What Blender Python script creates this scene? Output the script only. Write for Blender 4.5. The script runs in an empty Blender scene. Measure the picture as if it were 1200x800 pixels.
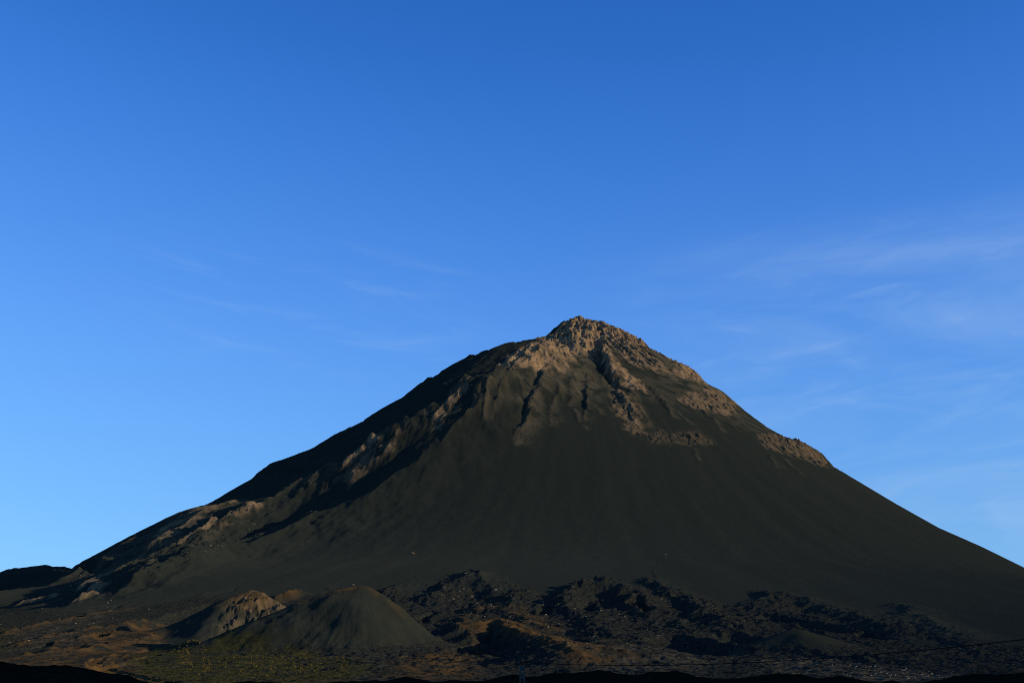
import bpy, bmesh, math, random
import numpy as np
from mathutils import Vector, Matrix

scene = bpy.context.scene
col = scene.collection
random.seed(11)
R = math.radians

# ------------------------------------------------------------------ camera
PITCH_DEG = 18.7
FPX = 1300.0                      # focal length for a 1200 pixel wide frame
cam_d = bpy.data.cameras.new('camera')
cam_d.sensor_width = 36.0
cam_d.lens = 36.0 * FPX / 1200.0
cam_d.clip_start = 0.5
cam_d.clip_end = 90000.0
cam = bpy.data.objects.new('camera', cam_d)
cam.rotation_euler = (R(90 + PITCH_DEG), 0, 0)
col.objects.link(cam)
scene.camera = cam

# ------------------------------------------------------------------ sky and sun
SUN_EL, SUN_AZ = 10.0, 115.0      # degrees, azimuth clockwise from +Y (the way the camera looks)
SUN_DIR = Vector((math.sin(R(SUN_AZ)) * math.cos(R(SUN_EL)),
                  math.cos(R(SUN_AZ)) * math.cos(R(SUN_EL)), math.sin(R(SUN_EL))))
world = bpy.data.worlds.new('World')
scene.world = world
world.use_nodes = True
wn, wl = world.node_tree.nodes, world.node_tree.links
wn.clear()
w_out = wn.new('ShaderNodeOutputWorld')
w_bg = wn.new('ShaderNodeBackground'); w_bg.inputs['Strength'].default_value = 0.10
sky = wn.new('ShaderNodeTexSky'); sky.sky_type = 'NISHITA'
sky.sun_disc = False
sky.sun_elevation = R(SUN_EL); sky.sun_rotation = R(SUN_AZ)
sky.altitude = 1700.0; sky.air_density = 1.0; sky.dust_density = 0.15; sky.ozone_density = 3.0
# the clear high-altitude blue: response per channel, and a smooth deepening from the horizon to the zenith
tc = wn.new('ShaderNodeTexCoord')
w_sep = wn.new('ShaderNodeSeparateColor'); wl.new(sky.outputs[0], w_sep.inputs[0])
w_com = wn.new('ShaderNodeCombineColor')
for k_, g_ in enumerate((0.70, 0.60, 0.45)):
    p_ = wn.new('ShaderNodeMath'); p_.operation = 'POWER'; p_.inputs[1].default_value = g_
    wl.new(w_sep.outputs[k_], p_.inputs[0]); wl.new(p_.outputs[0], w_com.inputs[k_])
w_xyz = wn.new('ShaderNodeSeparateXYZ'); wl.new(tc.outputs['Generated'], w_xyz.inputs[0])
w_rmp = wn.new('ShaderNodeValToRGB'); w_rmp.color_ramp.interpolation = 'B_SPLINE'
SKY_GAIN = [(0.0, .150, .246, .44), (0.10, .147, .257, .450), (0.18, .144, .262, .49), (0.26, .140, .260, .515), (0.35, .118, .238, .52),
            (0.45, .080, .202, .487), (0.55, .049, .164, .432), (0.70, .030, .112, .33), (1.0, .012, .055, .19)]
e_ = w_rmp.color_ramp.elements
while len(e_) < len(SKY_GAIN): e_.new(0.5)
for q_, g_ in zip(e_, SKY_GAIN): q_.position = g_[0]; q_.color = (*g_[1:], 1)
wl.new(w_xyz.outputs[2], w_rmp.inputs[0])
w_mul = wn.new('ShaderNodeMix'); w_mul.data_type = 'RGBA'; w_mul.blend_type = 'MULTIPLY'; w_mul.inputs['Factor'].default_value = 1.0
wl.new(w_com.outputs[0], w_mul.inputs['A']); wl.new(w_rmp.outputs[0], w_mul.inputs['B'])
w_hsv = wn.new('ShaderNodeVectorMath'); w_hsv.operation = 'SCALE'; w_hsv.inputs['Scale'].default_value = 10.0
wl.new(w_mul.outputs['Result'], w_hsv.inputs[0])
# thin cirrus: streaky noise on the sky's direction vector
def wmath(op, a_, b_=None, c_=None):
    n_ = wn.new('ShaderNodeMath'); n_.operation = op
    for i_, v_ in enumerate((a_, b_, c_)):
        if v_ is None: continue
        if isinstance(v_, (int, float)): n_.inputs[i_].default_value = v_
        else: wl.new(v_, n_.inputs[i_])
    return n_.outputs[0]
def wstep(v_, lo, hi):
    n_ = wn.new('ShaderNodeMapRange'); n_.interpolation_type = 'SMOOTHSTEP'
    n_.inputs['From Min'].default_value = lo; n_.inputs['From Max'].default_value = hi
    wl.new(v_, n_.inputs['Value']); return n_.outputs[0]
w_az = wmath('ARCTAN2', w_xyz.outputs[0], w_xyz.outputs[1]); w_el = w_xyz.outputs[2]
def streaks(su, sv, tilt, seed, detail=6.0, dist=1.2):
    v_ = wn.new('ShaderNodeCombineXYZ')
    wl.new(wmath('MULTIPLY', w_az, su), v_.inputs[0])
    wl.new(wmath('MULTIPLY', wmath('MULTIPLY_ADD', w_az, tilt, w_el), sv), v_.inputs[1])
    v_.inputs[2].default_value = seed
    t_ = wn.new('ShaderNodeTexNoise'); t_.inputs['Scale'].default_value = 1.0; t_.inputs['Detail'].default_value = detail
    t_.inputs['Roughness'].default_value = 0.6; t_.inputs['Distortion'].default_value = dist
    wl.new(v_.outputs[0], t_.inputs['Vector']); return t_.outputs['Fac']
c_right = wmath('MULTIPLY', wstep(w_az, 0.04, 0.30), wmath('MULTIPLY', wstep(w_el, 0.43, 0.34), wstep(w_el, 0.04, 0.12)))
c_left = wmath('MULTIPLY', wmath('MULTIPLY', wstep(w_az, -0.42, -0.25), wstep(w_az, 0.02, -0.12)), wmath('MULTIPLY', wstep(w_el, 0.42, 0.37), wstep(w_el, 0.27, 0.33)))
f_right = wmath('MULTIPLY', c_right, wmath('ADD', wmath('MULTIPLY', wstep(streaks(2.2, 13.0, 0.03, 3.1, 7.0, 0.7), 0.36, 0.78), 0.24), wmath('MULTIPLY', wstep(streaks(8.0, 34.0, -0.10, 8.4, 9.0, 1.2), 0.45, 0.80), 0.18)))
f_left = wmath('MULTIPLY', c_left, wmath('MULTIPLY', wstep(streaks(5.0, 40.0, 0.10, 5.7), 0.49, 0.76), 0.11))
w_mix = wn.new('ShaderNodeMix'); w_mix.data_type = 'RGBA'
wl.new(wmath('ADD', f_right, f_left), w_mix.inputs['Factor']); wl.new(w_hsv.outputs[0], w_mix.inputs['A'])
w_mix.inputs['B'].default_value = (4.6, 6.4, 8.6, 1)
wl.new(w_mix.outputs['Result'], w_bg.inputs['Color']); wl.new(w_bg.outputs[0], w_out.inputs[0])

sun_d = bpy.data.lights.new('sun', 'SUN')
sun_d.energy = 4.2; sun_d.angle = R(0.53); sun_d.color = (1.0, 0.82, 0.56)
sun = bpy.data.objects.new('sun', sun_d)
sun.rotation_euler = SUN_DIR.to_track_quat('Z', 'Y').to_euler()
sun.location = (300, -200, 400)
col.objects.link(sun)

vs = scene.view_settings
vs.view_transform = 'Standard'; vs.look = 'None'; vs.gamma = 1.0; vs.use_curve_mapping = False
vs.exposure = 0.0
scene.cycles.pixel_filter_type = 'BLACKMAN_HARRIS'; scene.cycles.filter_width = 1.0
scene.cycles.use_denoising = False

#@@TERRAIN
# ------------------------------------------------------------------ the lie of the land
PITCH = math.radians(PITCH_DEG)
XS, DS = 172.33, 2700.0           # the volcano's axis; z = 0 is eye level
SX, SY = math.sin(math.radians(SUN_AZ)), math.cos(math.radians(SUN_AZ))
KR = np.array([0,40,80,120,160,200,260,320,400,480,560,640,720,800,880,960,1040,1120,1200,1300,1400,1500,1700,2000,2300,2500,2600,2700,3200,9000],float)
ZL = np.array([981.5,965.4,929.9,902.1,882.9,864.8,846.0,822.5,765.2,704.8,646.2,592.6,539.0,486.9,436.4,388.5,346.9,293.4,240.5,180.1,140.8,112.9,78.0,38.0,13.0,2.3,-3.0,-4.0,-10.0,-10.0])
ZR = np.array([981.5,963.1,947.9,924.2,899.0,861.0,819.7,774.5,698.4,619.8,566.0,502.4,440.8,381.5,331.0,283.0,236.0,202.9,181.3,158.1,131.8,112.9,78.0,38.0,13.0,2.3,-3.0,-4.0,-10.0,-10.0])

def pchip(x, K, V):
    h = np.diff(K); d = np.diff(V) / h
    m = np.zeros_like(V)
    for i in range(1, len(V) - 1):
        if d[i-1] * d[i] > 0:
            w1 = 2*h[i] + h[i-1]; w2 = h[i] + 2*h[i-1]
            m[i] = (w1 + w2) / (w1/d[i-1] + w2/d[i])
    m[0] = d[0]; m[-1] = d[-1]
    i = np.clip(np.searchsorted(K, x) - 1, 0, len(K) - 2)
    t = np.clip((x - K[i]) / h[i], 0, 1)
    return (2*t**3-3*t**2+1)*V[i] + (t**3-2*t**2+t)*h[i]*m[i] + (-2*t**3+3*t**2)*V[i+1] + (t**3-t**2)*h[i]*m[i+1]

RF = np.arange(0, 6000, 5.0)
def split_profile(Z, extra):
    f = pchip(RF, KR, Z) + np.interp(RF, extra[0], extra[1]) * np.clip((1330 - RF) / 60, 0, 1)
    g = np.exp(-0.5 * (np.arange(-40, 41) * 5.0 / 75.0)**2); g /= g.sum()
    fl = np.concatenate([f[40:0:-1] * 0 + (2*f[0] - f[40:0:-1]) * 0 + f[40:0:-1], f, np.full(40, f[-1])])
    s = np.convolve(fl, g, 'valid')
    k = np.clip((RF - 60) / 160, 0, 1); k = k*k*(3-2*k)
    s = f * (1-k) + s * k
    return s, f - s
FINE_L = (np.arange(0, 1320, 14.0), np.array([1.3,-2.2,-16.3,-5.7,-0.6,-0.1,-4.2,-7.9,-10.1,-16.2,-8.2,-0.2,7,7.9,8.3,-36.9,-24.2,-60,-46.5,-60,-60,-60,-60,3.7,-2.3,-1,-1.5,-1.1,-0,2.1,-49.3,7.5,2.9,0.9,-4.4,-2.6,-1.7,1,1.1,1.1,0.5,-9.8,-8,-11.3,-0.3,-1.4,-0.2,-3,-5.3,-11.5,-18.8,-24.7,-28.9,-35.1,-40.7,-45.8,-49.1,-55,-78.1,-77.4,-82.8,-85.3,-87.3,-89.7,-92.1,-92.8,-92.8,-88.3,-84.1,-82,-81.7,-82.3,-83.2,-84.6,-87.1,-87.4,-86.8,-85.6,-85,-80,-73,-64.9,-54.1,-60,-60,-51.2,0,0,0,0,0,0,0,0,0]))
FINE_R = (np.arange(0, 1320, 14.0), np.array([5.4,-0.2,-5.3,-0.2,-17.1,-9.9,-7.6,2.9,-8.7,-7.5,-3.5,-0.7,-9,-0.9,-7.3,-1.6,-5.4,-2.1,-5.7,-12.1,0.6,-7.6,4.2,-12.4,-12.1,-7.8,-2.3,2.2,1.5,-4.6,-1.8,-0.6,1.1,2.3,0,0,2.7,-2.4,-0.4,-7.7,2.4,11.9,9.5,5.5,-14.7,-10.9,-0.8,-1.3,-0.5,-0.8,-0.5,-0.2,-0.7,-0.5,0.3,0.4,0.8,0.9,-0.2,-1,-2.8,-1.1,-0.2,0.3,1.4,1.4,1.1,0.4,-0,-0.7,-1,-2.3,-3.1,-5.2,-7.7,-10.5,-11.8,-13.8,-12.3,-6.7,-2.7,0,0,0,0,0,0,0,0,0,0,0,0,0,0]))
SL, DL = split_profile(ZL, FINE_L)
SR, DR = split_profile(ZR, FINE_R)

def smooth(a, b, x):
    t = np.clip((x - a) / (b - a), 0, 1)
    return t*t*(3 - 2*t)

def base(x, y):
    dx = x - XS; dy = DS - y
    r = np.hypot(dx, dy); phi = np.arctan2(dx, dy)
    w = smooth(-1.0, 1.0, phi)
    z = (1-w) * np.interp(r, RF, SL) + w * np.interp(r, RF, SR)
    z = z + np.interp(r, RF, DL) * np.exp(-((phi + 1.02)/0.22)**2) + np.interp(r, RF, DR) * np.exp(-((phi - 1.01)/0.22)**2)
    z = z + 34 * np.exp(-((phi + 0.56)/np.where(phi < -0.56, 0.16, 0.42))**2) * smooth(120, 420, r) * smooth(1000, 680, r)
    z = z + 85 * smooth(-0.60, -1.04, phi) * smooth(640, 860, r) * smooth(1250, 1080, r)
    z = z + 42 * smooth(-0.72, -1.0, phi) * smooth(1180, 1380, r) * smooth(2300, 1600, r)
    return z, r, phi

_rng = np.random.RandomState(5)
PERM = np.concatenate([_rng.permutation(256)] * 2).astype(np.int32)
_a = _rng.rand(256) * 2 * np.pi
GX = np.cos(_a).astype(np.float32); GY = np.sin(_a).astype(np.float32)
def gnoise(x, y, seed=0):
    x = x + seed * 17.31; y = y + seed * 9.77
    xi = np.floor(x); yi = np.floor(y)
    xf = (x - xi).astype(np.float32); yf = (y - yi).astype(np.float32)
    xi = xi.astype(np.int64) & 255; yi = yi.astype(np.int64) & 255
    u = xf*xf*xf*(xf*(xf*6-15)+10); v = yf*yf*yf*(yf*(yf*6-15)+10)
    a = PERM[xi]; b = PERM[(xi+1) & 255]; yj = (yi+1) & 255
    p00 = PERM[a+yi]; p10 = PERM[b+yi]; p01 = PERM[a+yj]; p11 = PERM[b+yj]
    n0 = (GX[p00]*xf + GY[p00]*yf)*(1-u) + (GX[p10]*(xf-1) + GY[p10]*yf)*u
    n1 = (GX[p01]*xf + GY[p01]*(yf-1))*(1-u) + (GX[p11]*(xf-1) + GY[p11]*(yf-1))*u
    return 1.5 * (n0*(1-v) + n1*v)
def fbm(x, y, octv, seed=0, gain=0.5):
    s = 0; a = 1.0
    for i in range(octv):
        s = s + a * gnoise(x, y, seed + i*3); x = x*2.03; y = y*2.03; a *= gain
    return s
def ridged(x, y, octv, seed=0, gain=0.5):
    s = 0; a = 1.0; n = 0
    for i in range(octv):
        v = 1 - np.abs(gnoise(x, y, seed + i*3)) * 1.3
        s = s + a * v * v; n += a; x = x*2.03; y = y*2.03; a *= gain
    return s / n

def sight(px, py):
    cx = (px - 600) / FPX; cy = (400 - py) / FPX
    yy = math.cos(PITCH) - cy*math.sin(PITCH); zz = math.sin(PITCH) + cy*math.cos(PITCH)
    return cx / yy, zz / yy       # x and z per metre of depth
_YS = np.concatenate([np.arange(200, 1500, 2.0), np.arange(1500, 3100, 2.0)])
def W(px, py):                    # where the line of sight of a photo point meets the land
    sx, sz = sight(px, py)
    z, _, _ = base(_YS * sx, _YS)
    el = z / _YS
    hit = np.nonzero(el >= sz)[0]
    i = hit[0] if len(hit) else int(np.argmax(el))
    return np.array([_YS[i] * sx, _YS[i]])
def WP(pts):
    return np.array([W(*p) for p in pts])

class Land:                       # flat arrays of points with a height and cover masks
    def __init__(s, x, y):
        s.x = x; s.y = y
        s.z, s.r, s.phi = base(x, y)
        s.wx = x + 7 * fbm(x/45, y/45, 3, 1) ; s.wy = y + 14 * fbm(x/45, y/45, 3, 2)
        z0 = np.zeros_like(x)
        s.rock = z0.copy(); s.talus = z0.copy(); s.ochre = z0.copy(); s.veg = z0.copy(); s.lava = z0.copy(); s.streak = z0.copy(); s.floor = z0.copy()
        s.rid = np.zeros(x.shape, np.int32)
    def near(s, P, m):
        lo = P.min(0) - m; hi = P.max(0) + m
        return np.nonzero((s.wx > lo[0]) & (s.wx < hi[0]) & (s.wy > lo[1]) & (s.wy < hi[1]))[0]
    def dist(s, idx, P):          # signed distance (+ on the sunny side) and position along a polyline
        X = s.wx[idx]; Y = s.wy[idx]
        best = np.full(len(idx), 1e9); sg = np.ones(len(idx)); tt = np.zeros(len(idx))
        L = np.hypot(*np.diff(P, axis=0).T); C = np.concatenate([[0], np.cumsum(L)])
        for k in range(len(P) - 1):
            d = P[k+1] - P[k]; l = max(L[k], 1e-6)
            t = np.clip(((X-P[k,0])*d[0] + (Y-P[k,1])*d[1]) / l**2, 0, 1)
            ex = X - P[k,0] - t*d[0]; ey = Y - P[k,1] - t*d[1]
            q = np.hypot(ex, ey)
            n = np.array([-d[1], d[0]]) / l
            if n[0]*SX + n[1]*SY < 0: n = -n
            m = q < best
            best[m] = q[m]; sg[m] = np.sign(ex*n[0] + ey*n[1])[m]; tt[m] = ((C[k] + t*l) / C[-1])[m]
        return best * sg, tt
    def ridge(s, pts, amp, wd, ws, p=1.4, taper=0.12, taper2=None, mask=None, mw=20, mv=1.0, rough=0.0, ms=1):
        P = np.array([W(px_, py_ + 0.75*amp*FPX/W(px_, py_)[1]) for px_, py_ in pts]); w = max(wd, ws)
        idx = s.near(P, w + 5)
        if not len(idx): return
        d, t = s.dist(idx, P)
        wdt = np.where(d > 0, ws, wd)
        f = np.clip(1 - np.abs(d)/wdt, 0, 1)**p
        tp = smooth(0, taper, t) * smooth(0, taper2 or taper, 1 - t)
        if rough:
            amp = amp * (1 + 0.8*rough * fbm(s.x[idx]/19, s.y[idx]/19, 4, 31, 0.6))
        s.z[idx] += amp * tp * f
        if mask:
            c = (np.clip(d*ms, 0, None) + 3*np.clip(-d*ms, 0, None)) / mw
            v = np.clip(1 - c, 0, 1) * mv * smooth(0, 0.05, t) * smooth(0, 0.05, 1-t)
            v = v * smooth(-0.55, 0.25, fbm(s.x[idx]/22, s.y[idx]/22, 4, 41) + v*0.6 - 0.2)
            a = getattr(s, mask); a[idx] = np.maximum(a[idx], v)
    def inside(s, P, soft):       # soft polygon mask
        idx = s.near(P, soft + 2)
        X = s.wx[idx]; Y = s.wy[idx]
        ins = np.zeros(len(idx), bool); n = len(P); best = np.full(len(idx), 1e9)
        for k in range(n):
            a = P[k]; b = P[(k+1) % n]
            if a[1] != b[1]:
                c = (a[1] > Y) != (b[1] > Y)
                ins ^= c & (X < (b[0]-a[0]) * (Y-a[1]) / (b[1]-a[1]) + a[0])
            d = b - a; l2 = max(d @ d, 1e-9)
            t = np.clip(((X-a[0])*d[0] + (Y-a[1])*d[1]) / l2, 0, 1)
            best = np.minimum(best, np.hypot(X-a[0]-t*d[0], Y-a[1]-t*d[1]))
        sd = np.where(ins, best, -best)
        return idx, smooth(-soft, soft, sd)
    def cover(s, pts, name, v=1.0, soft=20, lam=30, holes=0.4):
        P = WP(pts); idx, m = s.inside(P, soft)
        n = fbm(s.x[idx]/lam, s.y[idx]/lam, 4, 51)
        m = m * v * smooth(-0.5, 0.3, n + (1-holes)*1.0 - 0.5)
        a = getattr(s, name); a[idx] = np.maximum(a[idx], m)
    def crag(s, pts, rid, lift, amp, lam=30, soft=14, rock=1.0, seed=0, stretch=1.0):
        P = WP(pts); idx, m = s.inside(P, soft)
        if not len(idx): return
        x = s.x[idx]; y = s.y[idx]
        rr = s.r[idx]; R0 = max(float(np.median(rr)), 110.0)
        wob = fbm(x/40, y/40, 3, 66+seed)
        u = s.phi[idx]*R0 + 9*wob; v = rr + 12*fbm(x/35, y/35, 2, 68+seed)
        n = ridged(u/lam, v/(lam*1.9), 5, 61+seed, 0.43)
        st = v/16.0 + 0.9*wob; st = st - np.floor(st)              # ledges
        b = np.where(st < 0.8, st/0.8, (1-st)/0.2) - 0.5
        c = smooth(-0.3, 0.3, fbm(u/lam*0.7, v/lam*0.5, 3, 77+seed)) - 0.5
        s.z[idx] += m * (0.35*lift + amp * (0.50*(n - 0.55)*2 + 0.10*b + 0.30*c))
        rk = rock * smooth(0.25, 0.75, m + 0.35*fbm(x/14, y/14, 3, 83+seed)) * smooth(-0.6, 0.25, fbm(x/24, y/24, 3, 81+seed) + 0.8*(n-0.55) + 0.2)
        if rid < R_CRAG + 12: s.talus[idx] = np.maximum(s.talus[idx], min(0.6, 0.25 + 0.6*rock)*m)
        s.rock[idx] = np.maximum(s.rock[idx], rk)
        s.rid[idx[m > 0.5]] = rid
    def pit(s, px, py, hw, hh, depth):
        a = W(px-hw, py); b = W(px+hw, py); c = W(px, py-hh); d = W(px, py+hh)
        cx, cy = (c + d)/2; ax = abs(b[0]-a[0])/2; ay = max(abs(c[1]-d[1])/2, 8)
        q = ((s.wx-cx)/ax)**2 + ((s.wy-cy)/ay)**2
        m = q < 1
        s.z[m] -= depth * (1 - q[m])**0.9
    def cone(s, cx, cy, top, slope, rid, mound=0.0, left=1.0, soft=2.5):
        ex = s.wx*0.35 + s.x*0.65 - cx
        d = np.hypot(ex*np.where(ex < 0, left, 1.0), s.wy*0.35 + s.y*0.65 - cy)
        a = np.arctan2(s.y-cy, s.x-cx)
        d = d * (1 + 0.06*np.sin(2*a+1) + 0.04*np.sin(5*a))
        zc = top - slope * (np.sqrt(d*d + mound*mound) - mound)
        k = soft; e = np.clip((zc - s.z)/k, -30, 30)
        up = k*np.log1p(np.exp(e))
        m = e > -6
        s.z[m] += up[m]
        s.rid[(e > 0.5)] = rid

CRAGS = [  # photo outline, lift, amplitude, grain, label
 ([(622,401),(640,392),(660,376),(672,369),(690,373),(712,377),(728,386),(722,394),(706,396),(700,404),(694,412),(676,414),(666,424),(652,430),(640,428),(632,412)], 6, 24, 34, 'broad tan rock crag crowning the very summit'),
 ([(722,386),(740,390),(756,402),(752,408),(735,405),(715,400),(710,394)], 6, 20, 22, 'tan rock step at the right end of the summit rim'),
 ([(586,447),(598,434),(620,424),(634,420),(642,432),(645,448),(622,453),(600,456)], 6, 22, 26, 'orange tan crag on the left shoulder beside the shaded flank'),
 ([(703,403),(714,414),(724,428),(738,440),(757,450),(752,457),(735,452),(716,440),(706,425)], 8, 20, 24, 'rock buttress on the right of the dark summit gully'),
 ([(727,410),(745,407),(760,414),(782,430),(788,440),(770,436),(748,428),(730,420)], 6, 18, 22, 'rock band below the right end of the summit rim'),
 ([(786,420),(800,424),(824,440),(828,450),(812,449),(794,440)], 8, 18, 20, 'dark capped crag on the right skyline'),
 ([(793,468),(812,462),(832,456),(850,464),(866,476),(860,486),(838,485),(812,480)], 5, 18, 22, 'wide brown crag under the right skyline'),
 ([(786,512),(800,505),(820,506),(834,515),(832,521),(806,520)], 4, 14, 15, 'small ribbed outcrop alone on the right of the ash slope'),
 ([(890,513),(918,511),(940,516),(966,533),(978,547),(958,545),(930,535),(900,527)], 4, 16, 20, 'long ribbed outcrop bulging on the right skyline low down'),
 ([(760,510),(774,503),(786,512),(780,520),(766,518)], 3, 11, 14, 'small dark outcrop left of the ribbed outcrop'),
 ([(645,425),(662,424),(672,432),(660,446),(648,452),(640,442)], 3, 13, 18, 'grey brown rock rib under the summit crag'),
 ([(714,462),(730,472),(742,488),(752,510),(744,512),(730,494),(716,474)], 5, 14, 18, 'thin rock rib running down below the dark summit gully'),
 ([(540,478),(556,462),(560,468),(538,492),(514,512),(502,510),(522,496)], 1, 6, 18, 'tan rock ridge on the left flank below the shoulder'),
 ([(388,572),(408,558),(434,540),(462,524),(464,532),(436,553),(410,573)], 1, 6, 18, 'reddish tan rock band half way down the left flank'),
 ([(168,640),(190,620),(220,600),(246,588),(240,604),(214,622),(186,644)], 1, 4, 20, 'pale tan worn rock face low on the left flank'),
]
R_TRACK = 7
TRACK = [(214,754),(180,761),(145,766),(122,769),(109,774),(112,781),(126,786),(150,791),(180,797),(215,803)]
SHADE_BANK = [(-400,768),(-60,771),(0,776),(60,779),(110,784),(150,793),(180,798),(230,801),(300,799),(380,798),(400,795),(425,794),(460,794),(500,795),(560,796),(600,792),(640,788),(700,787),(720,788),(760,787),(800,789),(830,790),(900,789),(960,792),(1000,795),(1080,797),(1115,795),(1150,790),(1200,788),(1500,783)]
R_VOLCANO, R_LAVA, R_CONE1, R_CONE2, R_CONE3, R_HILL, R_VALLEY = 0, 1, 2, 3, 4, 5, 6
R_CRAG = 20

def sculpt(x, y):
    s = Land(x, y)
    r, phi = s.r, s.phi
    # ---- left flank: radial ribs, steeper and rougher than the ash front
    lf = smooth(-0.35, -0.75, phi) * smooth(60, 300, r)
    rib = ridged(phi*9 + 0.4*fbm(x/160, y/160, 2, 3), r/520, 3, 4)
    s.z += lf * (rib - 0.6) * 6 * smooth(1500, 900, r)
    s.z += smooth(-0.5, -0.9, phi) * smooth(1500, 1100, r) * (1.0 * fbm(x/40, y/40, 4, 6) + 2.2 * fbm(phi*48 + 0.5*fbm(x/70, y/70, 2, 49), r/420, 4, 50, 0.55))
    # ---- gentle ash chutes on the front
    fr = smooth(150, 420, r) * smooth(1400, 1000, r)
    s.z += fr * 0.45 * fbm(phi*15, r/900, 3, 8) + fr * 0.5 * fbm(x/30, y/30, 3, 9)
    s.z += smooth(420, 150, r) * 3.0 * fbm(x/26, y/26, 4, 10)
    s.streak = 0.5 + 0.5*fbm(phi*34 + 0.3*fbm(x/90, y/90, 2, 36), r/420, 4, 37, 0.6)
    # ---- ridges of the left flank
    s.ridge([(590,444),(570,468),(556,485),(520,515),(470,555),(440,575),(400,597),(360,612),(310,634),(260,650),(210,668),(150,690)], 24, 62, 110, 1.3, .05, .4)
    s.ridge([(646,398),(634,410),(622,424),(604,436),(588,448),(566,470),(545,490)], 46, 190, 110, 1.0, .10, .35)
    s.ridge([(330,625),(290,640),(250,655),(210,670)], 7, 26, 60, 1.2, .2)
    s.ridge([(556,450),(520,475),(480,493),(440,515),(410,535),(385,550),(340,572),(310,590),(280,610),(240,632),(200,655),(150,675),(100,690)], 28, 130, 110, 1.2, .03, .2, mask='talus', mw=30, mv=.5, rough=.12)
    s.ridge([(285,580),(262,592),(235,605),(205,624),(180,641),(150,653)], 12, 30, 60, 1.2, .15, .2, mask='rock', mw=50, mv=.3)
    s.ridge([(540,478),(525,484),(515,494),(506,500)], 6, 14, 24, 1.2, .1, mask='rock', mw=24, rough=.5)
    s.ridge([(468,514),(458,528),(445,542),(420,556),(400,566),(390,570)], 5, 12, 24, 1.2, .1, mask='rock', mw=16, mv=.5, rough=.4)
    s.ridge([(440,526),(422,540),(404,551)], 3, 15, 25, 1.2, .1, mask='rock', mw=25, mv=.7, rough=.6)
    s.ridge([(300,606),(262,625),(240,635),(215,646),(195,655)], 5, 18, 24, 1.2, .1, mask='rock', mw=24, mv=.6, rough=.6)
    s.ridge([(135,672),(110,682),(88,692)], 8, 20, 28, 1.2, .1, mask='rock', mw=28, mv=.55)
    s.ridge([(118,688),(104,694),(94,702)], 8, 16, 26, 1.2, .1, mask='rock', mw=26, mv=.55)
    s.ridge([(70,694),(45,700),(18,706)], 6, 16, 22, 1.2, .1, mask='rock', mw=24, mv=.55)
    s.ridge([(400,597),(350,613),(300,636),(250,652),(200,668),(140,691)], 13, 24, 70, 1.2, .1, rough=.2)
    s.ridge([(300,592),(262,622),(215,646),(170,662),(130,680)], 9, 20, 40, 1.2, .1, rough=.3, mask='talus', mw=22, mv=.5)
    s.ridge([(262,586),(238,606),(205,628),(160,652)], 8, 22, 50, 1.2, .12, rough=.2)
    s.ridge([(165,622),(130,645),(90,668),(50,685)], 7, 20, 40, 1.2, .12, rough=.3, mask='talus', mw=26, mv=.5)
    s.ridge([(190,675),(140,694),(80,704)], 6, 18, 40, 1.2, .15, rough=.2)
    # ---- talus fans and washed streaks below the crags
    s.cover([(652,428),(672,416),(690,420),(698,440),(708,460),(700,470),(688,462),(676,472),(664,466),(650,456)], 'talus', .8, 18)
    s.cover([(586,456),(640,452),(632,470),(612,500),(596,486),(572,500),(560,492)], 'talus', .6, 20)
    s.cover([(728,440),(790,440),(826,452),(868,480),(905,505),(900,512),(850,492),(800,478),(760,470),(730,458)], 'talus', .45, 22)
    s.cover([(636,396),(660,374),(690,372),(757,400),(830,446),(866,474),(850,470),(800,452),(757,430),(720,412),(690,430),(660,452),(640,462),(590,456),(612,428)], 'talus', .9, 18)
    s.cover([(240,585),(170,622),(120,655),(60,690),(110,690),(180,660),(240,620)], 'talus', .35, 24)
    s.cover([(706,440),(722,462),(742,482),(752,512),(740,510),(722,486),(706,462)], 'talus', .8, 14)
    s.cover([(640,452),(632,470),(616,502),(608,520),(604,516),(618,486)], 'talus', .7, 10)
    for a, b in (((792,478),(812,500)), ((768,455),(786,480)), ((846,490),(868,505)), ((900,530),(915,548)), ((918,536),(940,556)),
                 ((812,522),(822,545)), ((676,478),(682,498)), ((700,474),(703,488))):
        s.ridge([a, ((a[0]+b[0])/2 - 1, (a[1]+b[1])/2), b], 2.5, 9, 12, 1.2, .3, mask='talus', mw=16, mv=.5)
    # ---- gullies and ribs at the summit
    s.ridge([(701,400),(697,414),(692,427),(703,438),(711,452),(722,466),(731,477)], -26, 18, 18, 1.0, .1)
    s.ridge([(706,400),(712,416),(718,430),(714,440),(724,455),(736,470),(743,486),(748,506)], 13, 12, 40, 1.1, .06, .3, mask='rock', mw=30, mv=.5, rough=.5)
    s.ridge([(636,446),(627,463),(618,480),(612,495),(604,512)], -8, 11, 11, 1.0, .1, rough=.4)
    s.ridge([(641,446),(633,463),(623,485),(613,506),(606,520)], 8, 12, 34, 1.1, .1, .3, mask='talus', mw=30, rough=.5)
    for pts, a in (([(657,450),(650,474),(643,500)], 6), ([(600,458),(588,480),(580,502)], 6), ([(672,438),(671,455),(668,476)], 5),
                   ([(690,434),(690,460),(685,500)], 6), ([(762,450),(778,472),(795,492)], 5), ([(736,452),(748,474),(762,500)], 5),
                   ([(812,470),(836,492),(852,506)], 5), ([(560,478),(548,498),(535,514)], 5), ([(622,478),(610,500),(600,518)], 5)):
        s.ridge(pts, a, 9, 18, 1.1, .15, .35, mask='talus', mw=18, mv=.6, rough=.6)
    s.ridge([(577,474),(572,486),(566,500)], 8, 10, 20, 1.1, .15, mask='talus', mw=18, rough=.5)
    s.ridge([(655,405),(662,415),(668,424)], 9, 9, 20, 1.1, .2, mask='rock', mw=20, rough=.6)
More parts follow.
